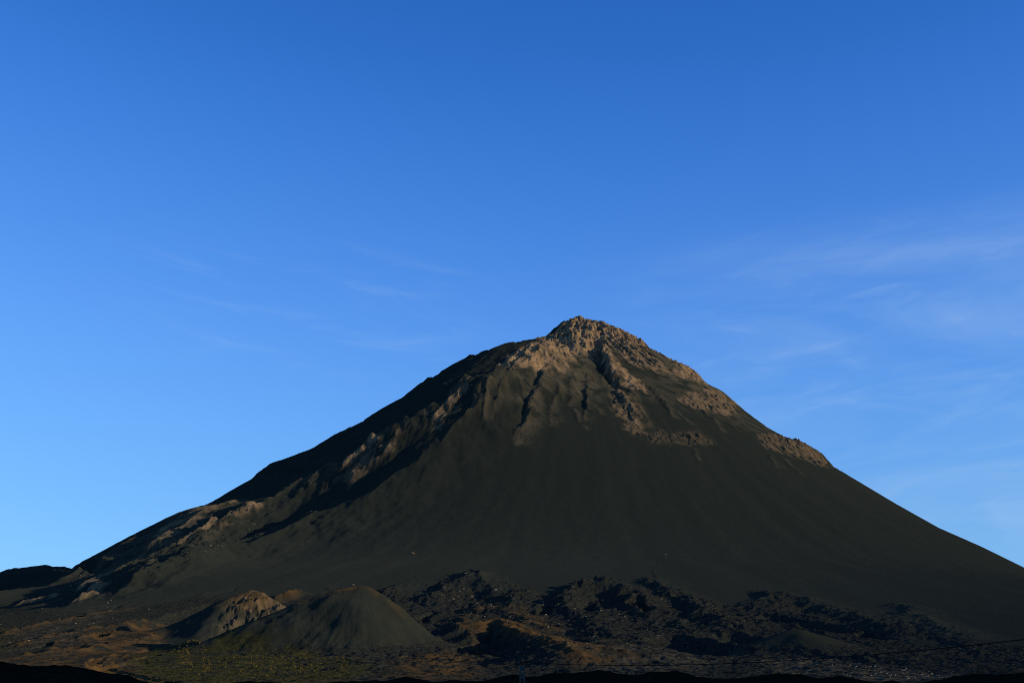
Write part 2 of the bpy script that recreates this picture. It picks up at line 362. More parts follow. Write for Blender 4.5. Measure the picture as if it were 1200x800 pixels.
    s.ridge([(668,383),(672,396),(676,410)], 9, 9, 20, 1.1, .2, mask='rock', mw=20, rough=.6)
    # broad fan of ribs and scree spilling from the summit rock
    fl_ = 370 + 130*fbm(phi*7, r*0 + 3.3, 3, 42) + 70*fbm(phi*26, r*0 + 1.7, 2, 43)
    fan = smooth(1.08, 0.45, r / fl_) * smooth(-0.62, -0.42, phi)
    rb = ridged(phi*13 + 0.35*fbm(x/50, y/50, 3, 44), r/240, 4, 45, 0.5)
    s.z += fan * smooth(70, 210, r) * 17 * (rb - 0.6)
    lace = smooth(-0.25, 0.45, fbm(phi*42 + 0.5*fbm(x/30, y/30, 2, 46), r/170, 4, 47, 0.6) + 0.7*(rb - 0.55) + 0.55*(fan - 0.5))
    s.talus = np.maximum(s.talus, 0.9 * fan**0.7 * lace)
    s.rock = np.maximum(s.rock, 0.75 * smooth(0.5, 0.95, fan) * lace * smooth(-0.1, 0.5, fbm(x/28, y/28, 3, 48)))
    for k, (pts, lift, amp, lam, _) in enumerate(CRAGS):
        amp = amp * (0.68 if k < 8 else 0.8)
        s.crag(pts, R_CRAG + k, lift, amp, lam*0.8, soft=16, seed=k*2, stretch=1.6, rock=(1.0, .9, 1.0, .8, .55, .65, .42, .12, .30, .10, .7, .3, .3, .22, .35)[k])
    # ---- far small hill behind the left foot
    hx, hy = sight(52, 663)[0]*3000, 3000.0
    s.hill = None
    zc = sight(60, 664.5)[1]*3000 - 0.0022*((x - hx - 0)**2)*np.where(x < hx, 0.75, 0.28) - 0.002*(y-hy)**2 + 5*fbm(x/50, y/50, 4, 12)
    m = (zc > s.z) & (y > 2760) & (x < -900)
    s.z[m] = zc[m]; s.rid[m] = R_HILL
    # ---- lava field with its ragged toe
    edge = WP([(-80,706),(0,702),(60,706),(110,712),(180,706),(240,692),(300,694),(360,694),(450,690),(480,688),(505,676),(540,670),(570,680),(620,690),(660,688),(690,677),(715,685),(740,689),(757,674),(775,684),(820,690),(860,704),(890,700),(905,692),(930,700),(1000,719),(1060,740),(1130,752),(1200,756),(1290,758)])
    pol = np.concatenate([edge, [[420.0, 150.0], [-420.0, 150.0]]])
    idx, m = s.inside(pol, 110)
    X, Y = x[idx], y[idx]
    mid = smooth(-300, -40, X)     # rough middle and right, smoother old flows on the left
    fine = smooth(180, 420, Y)
    wa = fbm(X/90, Y/160, 3, 14); wb = fbm(X/70, Y/120, 3, 15)
    ux = X + 28*wa - 0.25*(Y-900)*smooth(0, 300, X); uy = Y + 60*wb
    pr = phi[idx]; rr_ = r[idx]
    f1 = ridged(pr*23 + 0.75*wa, rr_/430 + 0.25*wb, 4, 16, 0.5); f2 = ridged(pr*58 + 1.1*wa, rr_/130 + 0.6*wb, 4, 17, 0.55)
    lob = smooth(-0.15, 0.15, fbm(ux/52, uy/120, 3, 18)) - 0.5      # flow lobes with steep sides
    lev = smooth(-0.12, 0.12, fbm(ux/22 + 7, uy/48, 3, 20)) - 0.5
    gr = fbm(X/6.5, Y/10, 4, 19, 0.62)
    lx = ridged((X*0.35 + Y*0.94)/46, (X*0.94 - Y*0.35)/170, 4, 21, 0.5)   # old left flows, banded across
    dep = 0.4 + 0.6*smooth(420, 800, Y)
    hl = mid*dep*(3.0*(f1-0.5) + 0.6*lob) + mid*(0.35+0.65*smooth(420, 680, Y))*(1.9*(f2-0.5) + 0.4*lev) + (0.3+0.7*mid*(0.5+0.5*smooth(420, 680, Y)))*gr*0.8
    hl = hl + (1-mid)*(3.2*dep*(lx-0.5) + 0.8*(f2-0.5))
    fg = ridged(phi[idx]*20 + 0.8*wa, r[idx]/500, 3, 24)
    mm_ = smooth(0.30, 0.80, m + 4*m*(1-m)*(0.55*(fg-0.6) + 0.22*(f2-0.5) + 0.15*lob))
    s.z[idx] += mm_ * fine * hl
    m = mm_
    s.lava[idx] = np.maximum(s.lava[idx], m)
    s.rid[idx[(m > 0.5) & (s.rid[idx] == 0)]] = R_LAVA
    for pts, a in (([(548,668),(530,682),(505,695),(480,705)], 10), ([(548,668),(575,688),(590,704)], 9), ([(702,675),(668,690),(640,708)], 15),
                   ([(702,675),(728,690),(742,712)], 13), ([(758,671),(772,686),(810,702),(868,736)], 10), ([(768,690),(748,702),(756,720)], 9),
                   ([(905,691),(950,703),(1010,722),(1080,746)], 8), ([(905,691),(890,704),(870,712)], 8), ([(1050,702),(1085,728),(1140,750),(1170,755)], 7),
                   ([(1040,716),(1070,735),(1110,748)], 6), ([(622,688),(605,700),(598,716)], 10), ([(650,700),(690,722),(720,750)], 7), ([(440,694),(470,686),(500,676)], 8)):
        s.ridge(pts, a*0.6, 20, 40, 1.2, .1, .3, rough=.5)
    for p in ((752,714,9,7,14),(690,712,10,7,10),(812,756,52,13,16),(868,748,30,9,12),(915,724,22,6,12),(962,733,30,6,12),(1024,744,16,5,8),(576,757,34,12,14),(640,716,10,5,8),(500,722,7,8,7)):
        s.pit(*p[:4], p[4]*0.8)
    s.ridge([(545,716),(575,711),(612,722),(640,736)], 4, 40, 24, 1.2, .1, mask='ochre', mw=28, mv=.7)
    s.ridge([(552,738),(580,728),(612,742),(650,755),(692,768)], 9, 34, 30, 1.2, .1, mask='ochre', mw=34, mv=.9)
    s.ridge([(545,716),(540,732),(548,752)], 4, 16, 24, 1.2, .1, mask='ochre', mw=16, mv=.6)
    s.ridge([(640,745),(700,748),(740,770)], 6, 26, 40, 1.2, .2)
    # ---- ground cover on the field
    s.cover([(70,772),(100,745),(150,730),(195,727),(190,745),(172,760),(165,792),(120,790),(-40,782),(-40,770)], 'ochre', .75, 14, 14, .6)
    for pts in ([(60,754),(95,745),(140,738),(186,730)], [(92,762),(140,753),(192,744)], [(20,767),(70,761),(112,757)], [(100,737),(150,727),(196,722)], [(0,742),(50,730),(110,719),(160,708)], [(10,757),(60,744),(100,736)]):
        s.ridge(pts, 3.2, 14, 22, 1.2, .15, rough=.6, mask='ochre', mw=16, mv=.7)
    s.cover([(120,705),(70,725),(20,745),(0,760),(60,752),(130,725)], 'talus', .35, 14, 16, .75)
    s.cover([(470,774),(490,766),(530,762),(552,775),(560,792),(460,794)], 'ochre', .8, 10, 18, .5)
    s.cover([(690,772),(760,760),(830,765),(830,785),(700,790)], 'talus', .5, 10, 14, .6)
    s.cover([(900,775),(960,770),(1040,782),(1115,790),(1110,798),(980,798),(900,785)], 'talus', .7, 10, 14, .5)
    s.cover([(160,768),(205,752),(250,756),(430,770),(430,800),(240,806),(155,806)], 'veg', .9, 12, 20, .45)
    s.cover([(-40,735),(15,735),(12,765),(-40,768)], 'veg', .6, 12, 20, .5)
    # ---- dirt track with a hairpin
    P = WP(TRACK); idx = s.near(P, 12)
    X_, Y_ = s.wx, s.wy; s.wx, s.wy = s.x, s.y
    d, t = s.dist(idx, P); s.wx, s.wy = X_, Y_
    on = np.abs(d) < 3.2
    s.z[idx] -= 0.9 * np.clip(1 - (np.abs(d)/5.0)**4, 0, 1)
    s.ochre[idx] = np.where(np.abs(d) < 4.5, 1.0, s.ochre[idx])
    s.rid[idx[on]] = R_TRACK
    for p in ((268,737,66,15,15),(206,724,32,15,10),(138,779,17,6,7),(148,774,6,5,5),(103,745,6,6,8),(120,745,5,6,8),(45,758,7,3,5),(62,755,5,2.5,4),(148,752,6,3,4)):
        s.pit(*p)
    # ---- cinder cones
    def site(px, py, d):
        q = sight(px, py); return q[0]*d, d, q[1]*d
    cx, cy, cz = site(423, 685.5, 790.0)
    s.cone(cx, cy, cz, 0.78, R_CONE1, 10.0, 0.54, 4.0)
    q = ((x-(cx-30))/22)**2 + ((y-(cy+18))/26)**2      # breached crater on its left back
    mm = q < 1; s.z[mm] -= 14*(1-q[mm])**0.8
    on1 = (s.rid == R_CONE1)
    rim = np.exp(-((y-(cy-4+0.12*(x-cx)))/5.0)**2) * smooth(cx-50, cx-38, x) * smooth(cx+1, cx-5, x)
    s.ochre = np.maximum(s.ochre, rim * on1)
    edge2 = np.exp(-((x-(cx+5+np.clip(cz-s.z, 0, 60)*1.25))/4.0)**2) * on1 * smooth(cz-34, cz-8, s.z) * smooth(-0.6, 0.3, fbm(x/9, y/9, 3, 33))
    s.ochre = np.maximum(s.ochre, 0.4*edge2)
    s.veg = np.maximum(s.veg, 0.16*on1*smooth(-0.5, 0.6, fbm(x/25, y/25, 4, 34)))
    an1 = np.arctan2(y-cy, x-cx); s.z += on1 * (0.5 * fbm(x/12, y/12, 4, 35) + smooth(3, 30, cz-s.z) * 0.4 * fbm(an1*7, np.hypot(x-cx, y-cy)/60, 4, 38, 0.6))
    s.talus = np.maximum(s.talus, on1 * 0.07 * smooth(-0.1, 0.6, fbm(an1*9, np.hypot(x-cx, y-cy)/30, 4, 39, 0.6)))
    s.lava *= np.where(s.rid == R_CONE1, 0.0, 1.0)
    bx, by, bz = site(298, 690, 1080.0)
    s.cone(bx, by, bz, 0.60, R_CONE2, 7.0, 0.85)
    m2 = (s.rid == R_CONE2)
    er = smooth(bx-26, bx+6, x) * smooth(bx+60, bx+40, x)
    s.z -= m2 * er * (11 * ridged(x/20, y/30, 4, 18, 0.6) + 4*smooth(-.1, .1, fbm(x/12, y/20, 2, 53))) * smooth(by+10, by-22, y)
    s.rock = np.maximum(s.rock, m2 * er * 0.22 * smooth(-0.3, 0.4, fbm(x/9, y/12, 4, 54)))
    s.ochre = np.maximum(s.ochre, m2 * np.exp(-(((x-bx-2)/24)**2)) * smooth(bz-30, bz-12, s.z) * 0.6)
    s.lava *= np.where(m2, 0.0, 1.0)
    s.ridge([(318,700),(338,694),(356,690)], 9, 20, 20, 1.2, .2, mask='ochre', mw=24, mv=.8)
    gx, gy, gz = site(934, 737, 720.0)
    s.cone(gx, gy, gz, 0.42, R_CONE3, 10.0)
    m3 = (s.rid == R_CONE3)
    s.veg = np.maximum(s.veg, 0.16*m3)
    s.lava *= np.where(m3, 0.0, 1.0)
    # ---- added bank on the valley floor: its outline stands in for the shadow edge
    px = 600 + FPX * (x / np.maximum(y, 1.0)) * 1.045
    bk = np.array(SHADE_BANK, float)
    top = np.interp(px, bk[:, 0], bk[:, 1])
    _, tz = sight(px, top)
    dc = 205 + 22*fbm(x/60, x*0, 2, 26)
    want = tz * dc - 0.2 + 0.7*fbm(x/9, y/14, 4, 27)
    bump = np.exp(-((y-dc)/np.where(y < dc, 60.0, 26.0))**2)
    s.z = np.where(y < 330, s.z + np.maximum(want - s.z, 0) * bump, s.z)
    # ---- valley floor in front: floor mask darkens its colour to deepen the shade
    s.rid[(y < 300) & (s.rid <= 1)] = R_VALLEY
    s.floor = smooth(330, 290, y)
    return s
#@@END

# ------------------------------------------------------------------ materials
def new_mat(name, spec=0.0):
    m = bpy.data.materials.new(name); m.use_nodes = True
    n, l = m.node_tree.nodes, m.node_tree.links
    n.clear()
    o = n.new('ShaderNodeOutputMaterial'); b = n.new('ShaderNodeBsdfPrincipled')
    b.inputs['Roughness'].default_value = 0.95
    b.inputs['Specular IOR Level'].default_value = spec
    b.inputs['Diffuse Roughness'].default_value = 1.0
    l.new(b.outputs[0], o.inputs[0])
    return m, n, l, b

def terrain_material():
    m, n, l, b = new_mat('volcanic ground')
    geo = n.new('ShaderNodeNewGeometry')
    def noise(scale, detail=6, rough=0.6):
        t = n.new('ShaderNodeTexNoise'); t.inputs['Scale'].default_value = scale
        t.inputs['Detail'].default_value = detail; t.inputs['Roughness'].default_value = rough
        l.new(geo.outputs['Position'], t.inputs['Vector']); return t.outputs['Fac']
    def ramp(fac, stops):
        r = n.new('ShaderNodeValToRGB'); e = r.color_ramp.elements
        while len(e) < len(stops): e.new(0.5)
        for q, (p, c) in zip(e, stops): q.position = p; q.color = (*c, 1)
        l.new(fac, r.inputs[0]); return r.outputs[0]
    def attr(name):
        a = n.new('ShaderNodeAttribute'); a.attribute_name = name; return a.outputs['Fac']
    def mix(f, a, c):
        x = n.new('ShaderNodeMix'); x.data_type = 'RGBA'
        l.new(f, x.inputs['Factor']); l.new(a, x.inputs['A']); l.new(c, x.inputs['B']); return x.outputs['Result']
    n_big, n_mid, n_fine, n_grit = noise(0.008, 5), noise(0.05, 6), noise(0.35, 5, 0.7), noise(1.6, 3, 0.7)
    c = ramp(attr('streak'), [(0.1, (0.0212, 0.0252, 0.0200)), (0.5, (0.0226, 0.0268, 0.0211)), (0.9, (0.0248, 0.0288, 0.0224))])
    lava = ramp(n_fine, [(0.30, (0.010, 0.0095, 0.0062)), (0.50, (0.021, 0.0228, 0.0185)), (0.64, (0.037, 0.0395, 0.0325)), (0.78, (0.088, 0.086, 0.068))])
    c = mix(attr('lava'), c, lava)
    c = mix(attr('talus'), c, ramp(n_fine, [(0.28, (0.036, 0.033, 0.023)), (0.46, (0.068, 0.059, 0.040)), (0.6, (0.105, 0.086, 0.055)), (0.8, (0.17, 0.13, 0.08))]))
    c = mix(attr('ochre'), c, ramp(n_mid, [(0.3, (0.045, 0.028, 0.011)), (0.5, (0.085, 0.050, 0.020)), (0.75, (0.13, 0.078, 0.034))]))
    c = mix(attr('veg'), c, ramp(n_fine, [(0.3, (0.020, 0.020, 0.009)), (0.6, (0.042, 0.039, 0.015)), (0.8, (0.075, 0.062, 0.026))]))
    c = mix(attr('rock'), c, ramp(n_mid, [(0.28, (0.13, 0.092, 0.054)), (0.40, (0.22, 0.150, 0.084)), (0.52, (0.36, 0.235, 0.126)), (0.62, (0.42, 0.272, 0.143)), (0.75, (0.22, 0.155, 0.092))]))
    c = mix(attr('floor'), c, ramp(n_fine, [(0.3, (0.006, 0.0052, 0.003)), (0.6, (0.014, 0.0115, 0.0066)), (0.75, (0.035, 0.029, 0.018))]))  # foreground shade put into the ground colour
    l.new(c, b.inputs['Base Color'])
    bp = n.new('ShaderNodeBump'); bp.inputs['Strength'].default_value = 0.35; bp.inputs['Distance'].default_value = 0.8
    l.new(n_grit, bp.inputs['Height'])
    b2 = n.new('ShaderNodeBump'); b2.inputs['Distance'].default_value = 7.0
    vor = n.new('ShaderNodeTexVoronoi'); vor.feature = 'F1'; vor.inputs['Scale'].default_value = 0.11; vor.inputs['Randomness'].default_value = 1.0
    wv_ = n.new('ShaderNodeVectorMath'); wv_.operation = 'MULTIPLY_ADD'; wv_.inputs[1].default_value = (6, 6, 6)
    nw_ = n.new('ShaderNodeTexNoise'); nw_.inputs['Scale'].default_value = 0.08; nw_.inputs['Detail'].default_value = 4
    l.new(geo.outputs['Position'], nw_.inputs['Vector']); l.new(nw_.outputs['Color'], wv_.inputs[0]); l.new(geo.outputs['Position'], wv_.inputs[2])
    l.new(wv_.outputs[0], vor.inputs['Vector'])
    hs = n.new('ShaderNodeMath'); hs.operation = 'MULTIPLY_ADD'; hs.inputs[1].default_value = 0.6
    l.new(vor.outputs['Distance'], hs.inputs[0]); l.new(n_fine, hs.inputs[2]); l.new(hs.outputs[0], b2.inputs['Height'])
    st_ = n.new('ShaderNodeMath'); st_.operation = 'MULTIPLY_ADD'; st_.inputs[1].default_value = 0.32; st_.use_clamp = True
    l.new(attr('lava'), st_.inputs[0]); l.new(attr('rock'), st_.inputs[2]); l.new(st_.outputs[0], b2.inputs['Strength']); l.new(bp.outputs[0], b2.inputs['Normal']); l.new(b2.outputs[0], b.inputs['Normal'])
    return m
M_GROUND = terrain_material()

def plain_mat(name, c0, c1, scale, rough=0.9):
    m, n, l, b = new_mat(name)
    b.inputs['Roughness'].default_value = rough
    tcn = n.new('ShaderNodeTexCoord'); t = n.new('ShaderNodeTexNoise'); t.inputs['Scale'].default_value = scale
    t.inputs['Detail'].default_value = 5
    oi = n.new('ShaderNodeObjectInfo'); ad = n.new('ShaderNodeVectorMath'); ad.operation = 'ADD'
    l.new(tcn.outputs['Object'], ad.inputs[0]); l.new(oi.outputs['Location'], ad.inputs[1]); l.new(ad.outputs[0], t.inputs['Vector'])
    r = n.new('ShaderNodeValToRGB'); r.color_ramp.elements[0].position = 0.3; r.color_ramp.elements[1].position = 0.7
    r.color_ramp.elements[0].color = (*c0, 1); r.color_ramp.elements[1].color = (*c1, 1)
    l.new(t.outputs['Fac'], r.inputs[0]); l.new(r.outputs[0], b.inputs['Base Color'])
    return m
M_BOULDER = plain_mat('pale lava rock', (0.15, 0.125, 0.085), (0.40, 0.32, 0.21), 1.2)
M_TANROCK = plain_mat('tan rock', (0.16, 0.10, 0.05), (0.30, 0.19, 0.10), 0.8)
M_SHRUB_Y = plain_mat('dry yellow leaves', (0.10, 0.075, 0.02), (0.20, 0.15, 0.045), 2.0)
M_SHRUB_G = plain_mat('green leaves', (0.035, 0.045, 0.012), (0.08, 0.085, 0.022), 2.0)
M_STEM = plain_mat('dry stem', (0.05, 0.035, 0.02), (0.09, 0.06, 0.035), 5.0)
M_CONCRETE = plain_mat('weathered concrete', (0.055, 0.065, 0.058), (0.10, 0.115, 0.10), 3.0)
M_CABLE = plain_mat('black cable', (0.012, 0.012, 0.012), (0.02, 0.02, 0.02), 3.0, 0.6)
M_PORCELAIN = plain_mat('brown glazed insulator', (0.05, 0.02, 0.012), (0.07, 0.03, 0.016), 4.0, 0.3)
M_STEEL = plain_mat('galvanised steel', (0.25, 0.26, 0.27), (0.35, 0.36, 0.37), 6.0, 0.5)

def tag(o, label=None, cat=None, group=None, kind=None):
    if label: o['label'] = label
    if cat: o['category'] = cat
    if group: o['group'] = group
    if kind: o['kind'] = kind
    return o

# ------------------------------------------------------------------ terrain mesh
US = np.concatenate([np.linspace(-1.2, -0.56, 34)[:-1], np.linspace(-0.56, -0.505, 14)[:-1], np.linspace(-0.505, 0.505, 1060), np.linspace(0.505, 0.56, 14)[1:], np.linspace(0.56, 1.2, 34)[1:]])
YR = np.concatenate([np.geomspace(3, 235, 30)[:-1], np.geomspace(235, 1450, 400)[:-1], np.linspace(1450, 2800, 530)[:-1], np.linspace(2800, 3700, 70)])
NU, NY = len(US), len(YR)
GXX = (YR[:, None] * US[None, :]); GYY = np.repeat(YR[:, None], NU, 1)
land = sculpt(GXX.ravel(), GYY.ravel())
GZ = land.z.reshape(NY, NU)

def land_z(x, y):                 # height of the built mesh at a point
    j = int(np.clip(np.searchsorted(YR, y) - 1, 0, NY - 2)); u = x / y
    i = int(np.clip(np.searchsorted(US, u) - 1, 0, NU - 2))
    a = (y - YR[j]) / (YR[j+1] - YR[j]); b = (u - US[i]) / (US[i+1] - US[i])
    return float((GZ[j,i]*(1-b) + GZ[j,i+1]*b)*(1-a) + (GZ[j+1,i]*(1-b) + GZ[j+1,i+1]*b)*a)

POS = np.stack([GXX, GYY, GZ], -1)
du = np.empty_like(POS); dv = np.empty_like(POS)
du[:, 1:-1] = POS[:, 2:] - POS[:, :-2]; du[:, 0] = POS[:, 1] - POS[:, 0]; du[:, -1] = POS[:, -1] - POS[:, -2]
dv[1:-1] = POS[2:] - POS[:-2]; dv[0] = POS[1] - POS[0]; dv[-1] = POS[-1] - POS[-2]
NRM = np.cross(du, dv); NRM /= np.linalg.norm(NRM, axis=-1, keepdims=True)
POSf = POS.reshape(-1, 3); NRMf = NRM.reshape(-1, 3)
rid_v = land.rid.reshape(NY, NU)
rid_f = rid_v[:-1, :-1].ravel()
ii = np.arange(NY*NU).reshape(NY, NU)
QUADS = np.stack([ii[:-1, :-1], ii[:-1, 1:], ii[1:, 1:], ii[1:, :-1]], -1).reshape(-1, 4)

def region(name, rid, parent=None, mat=None):
    q = QUADS[rid_f == rid]
    if not len(q): return None
    used, inv = np.unique(q, return_inverse=True)
    inv = inv.reshape(-1, 4).astype(np.int32)
    me = bpy.data.meshes.new(name)
    me.vertices.add(len(used)); me.loops.add(len(inv)*4); me.polygons.add(len(inv))
    me.vertices.foreach_set('co', POSf[used].astype(np.float32).ravel())
    me.polygons.foreach_set('loop_start', np.arange(0, len(inv)*4, 4, dtype=np.int32))
    me.loops.foreach_set('vertex_index', inv.ravel())
    me.update(calc_edges=True)
    me.polygons.foreach_set('use_smooth', np.ones(len(inv), bool))
    for an in ('rock', 'talus', 'ochre', 'veg', 'lava', 'streak', 'floor'):
        a = me.attributes.new(an, 'FLOAT', 'POINT')
        a.data.foreach_set('value', getattr(land, an)[used].astype(np.float32))
    me.normals_split_custom_set_from_vertices(NRMf[used].astype(np.float32))
    me.materials.append(mat or M_GROUND)
    o = bpy.data.objects.new(name, me); col.objects.link(o)
    if parent: o.parent = parent
    return o

volcano = tag(region('volcano', R_VOLCANO), 'tall dark ash volcano with a rocky tan summit', kind='structure')
for k, c in enumerate(CRAGS):
    o = region('rock_outcrop', R_CRAG + k, volcano)
    if o: o['label'] = c[4]
tag(region('lava_field', R_LAVA), 'rough dark lava field at the foot of the volcano', kind='structure')
tag(region('cinder_cone', R_CONE1), 'smooth olive grey cinder cone in front of the lava field', kind='structure')
tag(region('cinder_mound', R_CONE2), 'worn tan and grey mound left behind the cinder cone', kind='structure')
tag(region('ash_mound', R_CONE3), 'low smooth olive mound at the right of the lava field', kind='structure')
tag(region('dirt_track', R_TRACK), 'ochre dirt track bending in a hairpin at lower left', kind='structure')
tag(region('hill', R_HILL), 'small dark hill far behind the left foot of the volcano', kind='structure')
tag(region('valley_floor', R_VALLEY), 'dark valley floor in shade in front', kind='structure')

def mesh_obj(name, verts, faces, mat, parent=None, smooth_=False):
    me = bpy.data.meshes.new(name); me.from_pydata([tuple(v) for v in verts], [], faces); me.update()
    if smooth_: me.polygons.foreach_set('use_smooth', [True]*len(me.polygons))
    me.materials.append(mat)
    o = bpy.data.objects.new(name, me); col.objects.link(o)
    if parent: o.parent = parent
    return o

# wide ground sheet to the horizon
gv = [(0, 3000, -14.0)]; gf = []
rings = [2500, 6000, 15000, 40000]
for rr in rings:
    for k in range(48):
        a = 2*math.pi*k/48; gv.append((rr*math.cos(a), 3000 + rr*math.sin(a), -14.0 - rr*0.002))
for k in range(48): gf.append((0, 1+k, 1+(k+1) % 48))
for q in range(len(rings)-1):
    for k in range(48):
        a, b = 1+q*48+k, 1+q*48+(k+1) % 48
        gf.append((a, a+48, b+48, b))
tag(mesh_obj('ground', gv, gf, M_GROUND), 'dark ash plain spreading to the horizon', kind='structure')

# caldera wall behind and to the right of the camera: it shades the near ground
TANS = math.tan(R(SUN_EL))
crest = []
for u_ in np.linspace(-0.75, 0.75, 160):
    t = (290.0 + 320.0) / (-SY)
    crest.append((290.0*u_ + SX*t, max(land_z(290.0*u_, 290.0), 8.0) + 2.0 + TANS*t))
crest = np.array(sorted(crest))
cxs = np.arange(crest[0, 0], crest[-1, 0], 20.0)
czs = np.array([min([h for v, h in crest if abs(v - c) < 45] or [np.interp(c, crest[:, 0], crest[:, 1])]) for c in cxs])
XW = np.concatenate([np.linspace(cxs[0]-900, cxs[0], 30)[:-1], np.linspace(cxs[0], cxs[-1], 160), np.linspace(cxs[-1], cxs[-1]+3500, 60)[1:]])
top = np.interp(XW, cxs, czs)
top = np.where(XW < cxs[0], czs[0] * smooth(cxs[0]-800, cxs[0], XW) - 14*(1-smooth(cxs[0]-800, cxs[0], XW)), top)
top = np.where(XW > cxs[-1], czs[-1] + 12*smooth(cxs[-1], cxs[-1]+600, XW) + 9*fbm(XW/140, XW*0, 4, 23), top)
prof = [(260, -0.05), (150, 0.22), (70, 0.55), (25, 0.82), (0, 1.0), (-60, 0.96), (-300, 0.9), (-900, 0.7), (-1800, 0.3), (-2600, -0.06)]
wv = []; wf = []
for d, k in prof:
    n_ = fbm(XW/90, np.full_like(XW, d/90.0), 4, 25)
    for x_, t_, nn in zip(XW, top, n_):
        q = 1.0 if d == 0 else 0.0
        wv.append((x_, -320 + d + (0 if q else 18*nn), -16 + (t_+16)*k + (0 if q or k < 0 else 10*nn*min(1, k))))
nw = len(XW)
for a in range(len(prof)-1):
    for k in range(nw-1):
        wf.append((a*nw+k, (a+1)*nw+k, (a+1)*nw+k+1, a*nw+k+1))
tag(mesh_obj('caldera_wall', wv, wf, M_GROUND, smooth_=False), 'dark rock wall of the old crater behind the viewpoint', kind='structure')
#@@THINGS
# ------------------------------------------------------------------ placing things where the photo has them
ELV = GZ / YR[:, None]
def spot(px, py):                 # a point of the land under a photo point
    sx, sz = sight(px, py)
    i = int(np.clip(np.searchsorted(US, sx) - 1, 0, NU - 2)); b = (sx - US[i]) / (US[i+1] - US[i])
    e = ELV[:, i]*(1-b) + ELV[:, i+1]*b
    k = 26
    hit = np.nonzero(e[k:] >= sz)[0]
    j = k + (hit[0] if len(hit) else int(np.argmax(e[k:])))
    if j > k and e[j] > e[j-1] and len(hit): y = YR[j-1] + (YR[j]-YR[j-1]) * (sz - e[j-1]) / (e[j] - e[j-1])
    else: y = YR[j]
    return sx*y, y, land_z(sx*y, y)

def rock_mesh(name, seed, mat, sub=2, flat=0.7):
    rnd = random.Random(seed)
    bm = bmesh.new(); bmesh.ops.create_icosphere(bm, subdivisions=sub, radius=1.0)
    cuts = [(Vector((rnd.uniform(-1, 1), rnd.uniform(-1, 1), rnd.uniform(-0.6, 1))).normalized(), rnd.uniform(0.45, 0.85)) for _ in range(9)]
    sc = Vector((rnd.uniform(0.8, 1.3), rnd.uniform(0.7, 1.1), flat*rnd.uniform(0.8, 1.2)))
    for v in bm.verts:
        for n_, d_ in cuts:
            q = v.co.dot(n_) - d_
            if q > 0: v.co -= n_*q*0.9
        v.co += Vector((rnd.uniform(-1, 1), rnd.uniform(-1, 1), rnd.uniform(-1, 1)))*0.05
        v.co = Vector((v.co.x*sc.x, v.co.y*sc.y, v.co.z*sc.z + 0.25*sc.z))
    me = bpy.data.meshes.new(name); bm.to_mesh(me); bm.free(); me.materials.append(mat)
    return me

def leaf_mesh(name, seed, leaf_mat, n=70, stems=5, height=1.0, spread=0.75):
    rnd = random.Random(seed); v = []; f = []; mi = []
    for k in range(stems):
        a = 6.283*k/stems + rnd.uniform(-.4, .4); r = rnd.uniform(.15, .45)*spread
        x1, y1, z1 = r*math.cos(a), r*math.sin(a), height*rnd.uniform(.5, .8)
        b = len(v); w = 0.035
        v += [(-w, 0, -.1), (w, 0, -.1), (0, w, -.1), (x1, y1, z1)]
        f += [(b, b+1, b+3), (b+1, b+2, b+3), (b+2, b, b+3)]; mi += [1, 1, 1]
    lobes = [(rnd.uniform(-.5, .5)*spread, rnd.uniform(-.5, .5)*spread, height*rnd.uniform(.35, .8), rnd.uniform(.25, .5)) for _ in range(6)]
    for k in range(n):
        lx, ly, lz, lr = rnd.choice(lobes)
        d = Vector((rnd.gauss(0, 1), rnd.gauss(0, 1), rnd.gauss(0, 1))).normalized() * lr * rnd.uniform(.5, 1)
        c = Vector((lx, ly, lz)) + d; c.z = max(c.z, 0.02)
        t = Vector((rnd.gauss(0, 1), rnd.gauss(0, 1), rnd.gauss(0, .6))).normalized(); u = t.orthogonal().normalized()
        s_ = rnd.uniform(.07, .16)
        b = len(v); v += [tuple(c - t*s_*1.5), tuple(c + u*s_), tuple(c + t*s_*1.5), tuple(c - u*s_)]
        f.append((b, b+1, b+2, b+3)); mi.append(0)
    me = bpy.data.meshes.new(name); me.from_pydata(v, [], f); me.update()
    me.materials.append(leaf_mat); me.materials.append(M_STEM); me.polygons.foreach_set('material_index', mi)
    return me

rng = random.Random(7)
def put(name, me, px, py, size_px, label, cat, group, sink=0.0, minr=0.3):
    x, y, z = spot(px, py)
    o = bpy.data.objects.new(name, me); col.objects.link(o)
    r = max(size_px * y / FPX, minr)
    o.location = (x, y, z - sink*r); o.scale = (r, r*rng.uniform(.8, 1.2), r*rng.uniform(.8, 1.15))
    o.rotation_euler = (rng.uniform(-.15, .15), rng.uniform(-.15, .15), rng.uniform(0, 6.28))
    return tag(o, label, cat, group)

